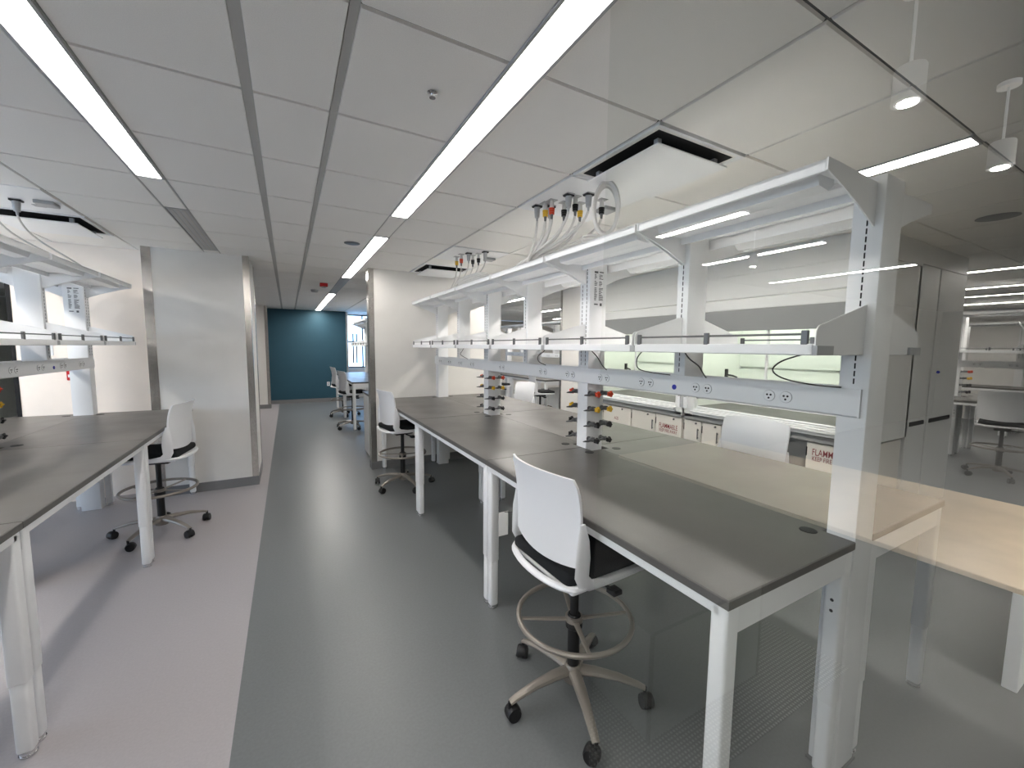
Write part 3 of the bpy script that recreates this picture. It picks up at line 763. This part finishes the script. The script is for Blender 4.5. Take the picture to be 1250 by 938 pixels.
# second spine further right, seen behind
H2 = 12.4
tables(H2, 0, 'W', (0, 1), ['farthest-right lab table, nearest the glass', 'farthest-right lab table, second along', 'farthest-right lab table, third along'], 'lab tables of the farthest island')
for k, y in enumerate(UY[:6]):
    if k in (2, 3): upright('full' if k % 2 == 0 else 'short', (H2, y+(.037 if k == 0 else 0), 0), 0, f'white upright of the farthest-right island, {upos[k]}', 'uprights of the farthest island')
    if k in (1, 2):
        shelf('low', (H2, y+.3825+(.006 if k == 0 else 0), 0), 0, f'white lower shelf of the farthest-right island, {spos[k]}', 'shelves of the farthest island')
        shelf('top', (H2, y+.3825+(.006 if k == 0 else 0), 0), 0, f'white top shelf of the farthest-right island, {spos[k]}', 'shelves of the farthest island')

# ------------------------------------------------------------------ fume hoods
def make_hood(kind):
    """local: y 0..W along the row, x 0 front .. .9 back"""
    W, stl, str_ = {'a': (1.69, .06, .13), 'b': (1.60, .10, .10)}[kind]
    t = thing('fume_hood', '', 'fume hood'); D_ = .90
    s = MB(); s.box(.02, D_, 0, .03, .80, 2.33); s.box(.02, D_, W-.03, W, .80, 2.33); s.box(D_-.03, D_, 0, W, .80, 2.33); s.box(.05, D_, .03, W-.03, 2.28, 2.33)
    s.build('shell', M['hood'], t)
    h = MB()
    h.box(-.02, .05, .003, W-.003, 2.10, 2.335, .006); h.box(-.02, .05, .003, W-.003, 1.985, 2.092, .006)
    h.build('header_panel', M['hood'], t)
    h = MB(); h.prism([(-.02, 1.985), (.05, 1.985), (.06, 1.775), (.015, 1.775), (-.012, 1.90)], 'y', .003, W-.003); h.build('lower_header', M['hoodg'], t)
    p = MB(); p.box(0, .07, 0, stl, .80, 1.985, .006); p.box(0, .07, W-str_, W, .80, 1.985, .006); p.build('stile', M['hood'], t)
    l = MB(); l.box(D_-.05, D_-.03, .03, W-.03, .93, 2.28)
    for zz in (1.13, 1.38, 1.62, 1.86): l.box(D_-.085, D_-.06, .08, W-.08, zz, zz+.225)
    l.box(.07, D_-.03, stl-.012, stl, .93, 2.2); l.box(.07, D_-.03, W-str_, W-str_+.012, .93, 2.2); l.box(.07, D_-.03, .03, W-.03, 2.19, 2.2)
    l.build('liner', M['liner'], t)
    k = MB(); k.box(.07, D_-.05, .03, W-.03, .905, .935, .003); k.build('work_surface', M['epoxy'], t)
    a = MB()
    for i in range(4): a.box(-.045+.03*i, -.018+.03*i, stl-.02, W-str_+.02, .868+.016*i, .884+.016*i, .003)
    a.box(-.03, .06, stl-.02, W-str_+.02, .84, .872, .004)
    a.build('airfoil_sill', M['white'], t)
    a = MB(); a.box(.0, .08, .005, W-.005, .775, .842, .003); a.build('front_rail', M['hoodg'], t)
    sf = MB()
    for yy in (stl, W-str_-.03): sf.box(.04, .06, yy, yy+.03, 1.02, 1.80)
    sf.box(.04, .06, stl, W-str_, 1.02, 1.05); sf.box(.04, .06, (W+stl-str_)/2-.012, (W+stl-str_)/2+.012, 1.02, 1.8)
    sa = sf.build('sash', M['hood'], t)
    g = MB(); g.add([(.05, stl+.03, 1.05), (.05, W-str_-.03, 1.05), (.05, W-str_-.03, 1.80), (.05, stl+.03, 1.80)], [(0, 1, 2, 3)]); g.build('sash_glass', M['sash'], sa)
    lm = MB(); lm.box(.2, .42, .25, W-.25, 2.170, 2.188); lm.build('hood_lamp', M['led_hood'], t)
    fx = MB()
    for (yy, zz) in ((W-str_-.10, 1.28), (W-str_-.10, 1.10)):
        fx.tube([(.55, yy+.09, zz), (.50, yy, zz), (.46, yy-.05, zz), (.45, yy-.10, zz-.01), (.45, yy-.11, zz-.10)], .011, 8)
    fx.box(.53, .57, W-str_-.02, W-str_+.01, 1.0, 1.35)
    fx.build('service_tap', M['black'], t)
    mo = MB(); mo.box(-.03, .0, W-.05 if kind == 'a' else .01, W-.005 if kind == 'a' else .045, .90, 1.10, .003); mo.box(-.032, -.030, W-.043 if kind == 'a' else .015, W-.012 if kind == 'a' else .04, 1.03, 1.07, m=1)
    mo.build('airflow_monitor', [M['white'], M['lgrey']], t)
    return t
hood = Maker(make_hood)
hood('a', (4.05, 1.48, 0), 0, 'white fume hood with lit interior behind the near worktop', 'fume hoods')
hood('b', (4.05, 3.20, 0), 0, 'white fume hood with lit interior, farther along beside the wall', 'fume hoods')
struct(MB().box(4.05, 4.96, 1.48, 4.82, 2.335, CEIL).build('wall_upper', M['hood']))
# backs of the hoods standing behind: end panel facing the glass
def end_panel(x0, x1, label, zt):
    t = thing('hood_end_cabinet', label, 'cabinet', (x0, 1.49, 0), 0, 'hood end cabinets')
    m = MB(); m.box(0, x1-x0, 0, .5, .02, zt, .004); m.build('body', M['hood'], t)
    m = MB(); m.box(.05, .85*(x1-x0), -.008, .002, .885, .925, .002); m.build('handle', M['slot'], t)['label'] = 'dark horizontal strip'  # dark strip across the panel front
    m = MB(); m.box(.02, x1-x0-.02, .02, .48, 0, .02); m.build('plinth', M['base'], t)
    return t
# cabinets under the hoods
def hood_cabinet(y0, y1, label, signs, ndoor):
    W = y1-y0
    t = thing('hood_base_cabinet', label, 'cabinet', (4.07, y0, 0), 0, 'cabinets under the hoods')
    m = MB(); m.box(.02, .85, .002, W-.002, .08, .775, .002); m.build('carcass', M['cabin'], t)
    m = MB(); m.box(.06, .80, .02, W-.02, 0, .08); m.build('plinth', M['base'], t)
    dw = W/ndoor
    for k in range(ndoor):
        d = MB(); d.box(-.002, .019, k*dw+.006, (k+1)*dw-.006, .095, .765, .003)
        dd = d.build('door', M['cabin'], t)
        kb = MB(); kb.cyl((-.003, k*dw+dw*.3, .735), (-.014, k*dw+dw*.3, .735), .012, .010, 14); kb.build('lock', M['grey'], dd)
        if ndoor > 1 or not signs:
            hd = MB(); yy = k*dw+.04; hd.box(-.022, -.012, yy-.006, yy+.006, .56, .68, .002); hd.box(-.013, 0, yy-.005, yy+.005, .57, .58); hd.box(-.013, 0, yy-.005, yy+.005, .66, .67)
            hd.build('door_handle', M['grey'], dd)
        hg = MB(); hg.box(-.006, .004, (k+1)*dw-.012, (k+1)*dw-.004, .64, .72); hg.build('hinge', M['slot'], dd)
        if k in signs:
            sg = MB()
            for txt, size, z in signs[k]:
                vs, fs = text_mesh(txt, size)
                sg.add([(-.0035, (k+.5)*dw-v.x, z+v.y) for v in vs], fs)
            so = sg.build('sign', M['sign_red'], dd, smooth=False); so['label'] = 'red lettering ' + ' '.join(q[0] for q in signs[k])
    return t
FL = [('FLAMMABLE', .083, .655), ('KEEP FIRE AWAY', .058, .605)]
hood_cabinet(1.50, 1.88, 'beige cabinet marked FLAMMABLE under the near hood, right of white chair back', {0: FL}, 1)
hood_cabinet(2.70, 3.18, 'beige drawer cabinet with small handles under the near hood, plain front', {}, 2)
hood_cabinet(3.20, 3.60, 'beige cabinet marked FLAMMABLE under the farther hood', {0: [('FLAMMABLE', .083, .605), ('KEEP FIRE AWAY', .058, .555)]}, 1)
hood_cabinet(3.60, 4.02, 'plain beige cabinet left of the farther FLAMMABLE cabinet', {}, 1)
hood_cabinet(4.02, 4.58, 'beige cabinet marked ACID under the farther hood', {0: [('ACID', .060, .575)]}, 1)
hood_cabinet(4.58, 4.80, 'narrow beige cabinet at the far end of the hood row', {}, 1)
kn = MB(); kn.box(4.30, 4.34, 1.88, 2.70, 0, .775); struct(kn.build('wall_lower', M['hoodg']))
end_panel(4.98, 5.42, 'tall white cabinet end beside the fume hood, left of two', 2.36)
end_panel(5.45, 6.15, 'tall white cabinet end beside the fume hood, right of two', 2.36)
struct(MB().box(4.98, 6.15, 1.49, 4.82, 2.365, CEIL).build('wall_upper', M['hood']))
struct(MB().box(4.98, 6.1, 2.0, 4.82, 0, 2.36).build('wall_inner', M['wall']))

# ------------------------------------------------------------------ wall details
def outlet_plate(x, y, z, label):
    t = thing('wall_outlet', label, 'outlet', (x, y, z), 0, 'wall outlets')
    m = MB(); m.box(-.037, .037, -.006, 0, -.057, .057, .002); m.build('plate', M['white'], t)
    m = MB()
    for q in (-.02, .02): m.box(-.014, .014, -.0075, -.005, q-.012, q+.012, .002)
    m.build('socket', M['grey'], t); return t
outlet_plate(.97, 12.55, .50, 'white outlet plate low on the blue wall, left one')
outlet_plate(1.08, 12.55, .50, 'white outlet plate low on the blue wall, right one')
outlet_plate(-2.02, 5.58, 1.52, 'white switch plate on the beige wall beside the door')
t = thing('fire_pull_station', 'small red fire pull box on the beige wall behind the left island', 'alarm', (-1.86, 5.58, 1.27))
m = MB(); m.box(-.04, .04, -.03, 0, -.05, .05, .005); m.build('housing', M['strobe'], t)
m = MB(); m.box(-.028, .028, -.036, -.029, -.02, .008, .002); m.build('pull_handle', M['white'], t)

# ------------------------------------------------------------------ corridor on the camera side (seen mirrored in the glass)
def mirror(y): return 2*GY-y
t = thing('lounge_table', 'long low pale wood table in the corridor, reflected in the glass', 'table', (3.72, -.95, 0))
m = MB(); m.box(-.80, .80, -1.55, 1.10, .47, .50, .004); m.build('tabletop', M['wood'], t)
m = MB(); m.box(-.80, -.2, 1.04, 1.09, 0, .47, .003); m.build('leg_panel', M['white'], t)
m = MB(); m.box(.66, .74, -1.5, 1.05, 0, .47, .003); m.build('leg_panel', M['dkside'], t)
t = thing('pedestal', 'dark low pedestal box in the corridor, reflected beside the near chair', 'pedestal', (1.58, -.70, 0))
m = MB(); m.box(-.37, .37, -.20, .20, .01, .47, .004); m.build('body', M['pedestal'], t)
m = MB(); m.box(-.38, .38, -.21, .21, .47, .488, .003); m.build('pedestal_top', M['dkside'], t)
m = MB()
for sx in (-1, 1):
    for sy in (-1, 1): m.box(sx*.368-.006, sx*.368+.006, sy*.198-.006, sy*.198+.006, 0, .47)
m.build('edge_trim', M['steel'], t)
tag(MB().box(.84, 2.4, -.95, -.30, 0, .008, .003).build('entrance_mat', M['mat']), 'woven grey entrance mat on the corridor floor, reflected in the glass', 'mat')
def make_pendant(k):
    t = thing('pendant_light', '', 'pendant light')
    m = MB(); m.lathe([(.034, 0), (.034, .085), (.031, .09), (.010, .095)], n=24); m.lathe([(.0352, 0), (.0352, .008)], n=24); m.build('shade', M['lgrey'], t)
    m = MB(); m.cyl((0, 0, .09), (0, 0, CEIL-2.25), .004, None, 10); m.lathe([(.03, CEIL-2.25-.015), (.03, CEIL-2.25)], n=16); m.build('rod', M['white'], t)
    m = MB(); m.cyl((0, 0, -.003), (0, 0, .002), .022, None, 20); m.build('lamp', M['led_spot'], t); return t
pendant = Maker(make_pendant)
pendant('p', (1.48, mirror(.505), 2.25), 0, 'white cylinder pendant in the corridor, reflected at upper right, left one', 'corridor pendants')
pendant('p', (2.28, mirror(.50), 2.25), 0, 'white cylinder pendant in the corridor, reflected at upper right, right one', 'corridor pendants')
pendant('p', (3.3, mirror(2.0), 2.25), 0, 'added unseen white cylinder pendant over the corridor table', 'corridor pendants')  # extra unseen pendant, added to brighten the low table
def make_clight(k):
    L = float(k); t = thing('corridor_light', '', 'ceiling light')
    m = MB(); m.box(-.045, .045, -L/2, L/2, -.012, 0, .002); m.build('frame', M['lgrey'], t)
    m = MB(); m.box(-.036, .036, -L/2+.01, L/2-.01, -.015, -.011); m.build('diffuser', M['led_corr'], t); return t
clight = Maker(make_clight)
clight('2.20', (-.66, -1.6, CEIL), 0, 'added fill strip light on the ceiling behind the viewer, aisle side', 'corridor strip lights')  # added behind the camera to light surfaces that face it
clight('2.20', (-2.4, -1.6, CEIL), 0, 'added fill strip light on the ceiling behind the viewer, window side', 'corridor strip lights')  # second added strip, fills the near left floor
for i, (xx, a, b) in enumerate(((2.80, 1.76, 2.53), (4.15, 1.89, 3.08), (6.05, 1.86, 3.40))):
    clight(f'{b-a:.2f}', (xx, mirror((a+b)/2), CEIL), 0, f'strip light on the corridor ceiling, reflected, {["shortest and nearest", "middle one", "farthest right"][i]}', 'corridor strip lights')

# ------------------------------------------------------------------ world, camera, view
w = bpy.data.worlds.new('World'); sc.world = w; w.use_nodes = True
w.node_tree.nodes['Background'].inputs[0].default_value = (.6, .75, 1, 1); w.node_tree.nodes['Background'].inputs[1].default_value = .3
yaw, pitch, roll = 0.50284361, 0.0906431, 0.00971781
cy_, sy_, cp_, sp_ = math.cos(yaw), math.sin(yaw), math.cos(pitch), math.sin(pitch)
F = Vector((sy_*cp_, cy_*cp_, -sp_)); Rr = Vector((cy_, -sy_, 0)); U = Rr.cross(F)
R2 = Rr*math.cos(roll)+U*math.sin(roll); U2 = -Rr*math.sin(roll)+U*math.cos(roll)
cam = bpy.data.cameras.new('camera'); co = bpy.data.objects.new('camera', cam); COL.objects.link(co)
cam.sensor_fit = 'HORIZONTAL'; cam.sensor_width = 36; cam.lens = 36*496.5/1250; cam.clip_start = .01; cam.clip_end = 100
co.matrix_world = Matrix(((R2.x, U2.x, -F.x, 0), (R2.y, U2.y, -F.y, 0), (R2.z, U2.z, -F.z, 1.587), (0, 0, 0, 1)))
sc.camera = co
sc.view_settings.view_transform = 'Standard'
sc.view_settings.exposure = 2.08
sc.view_settings.gamma = 0.95
sc.cycles.use_denoising = True
sc.cycles.max_bounces = 10
sc.cycles.diffuse_bounces = 6
sc.cycles.transparent_max_bounces = 12
sc.cycles.sample_clamp_indirect = 8
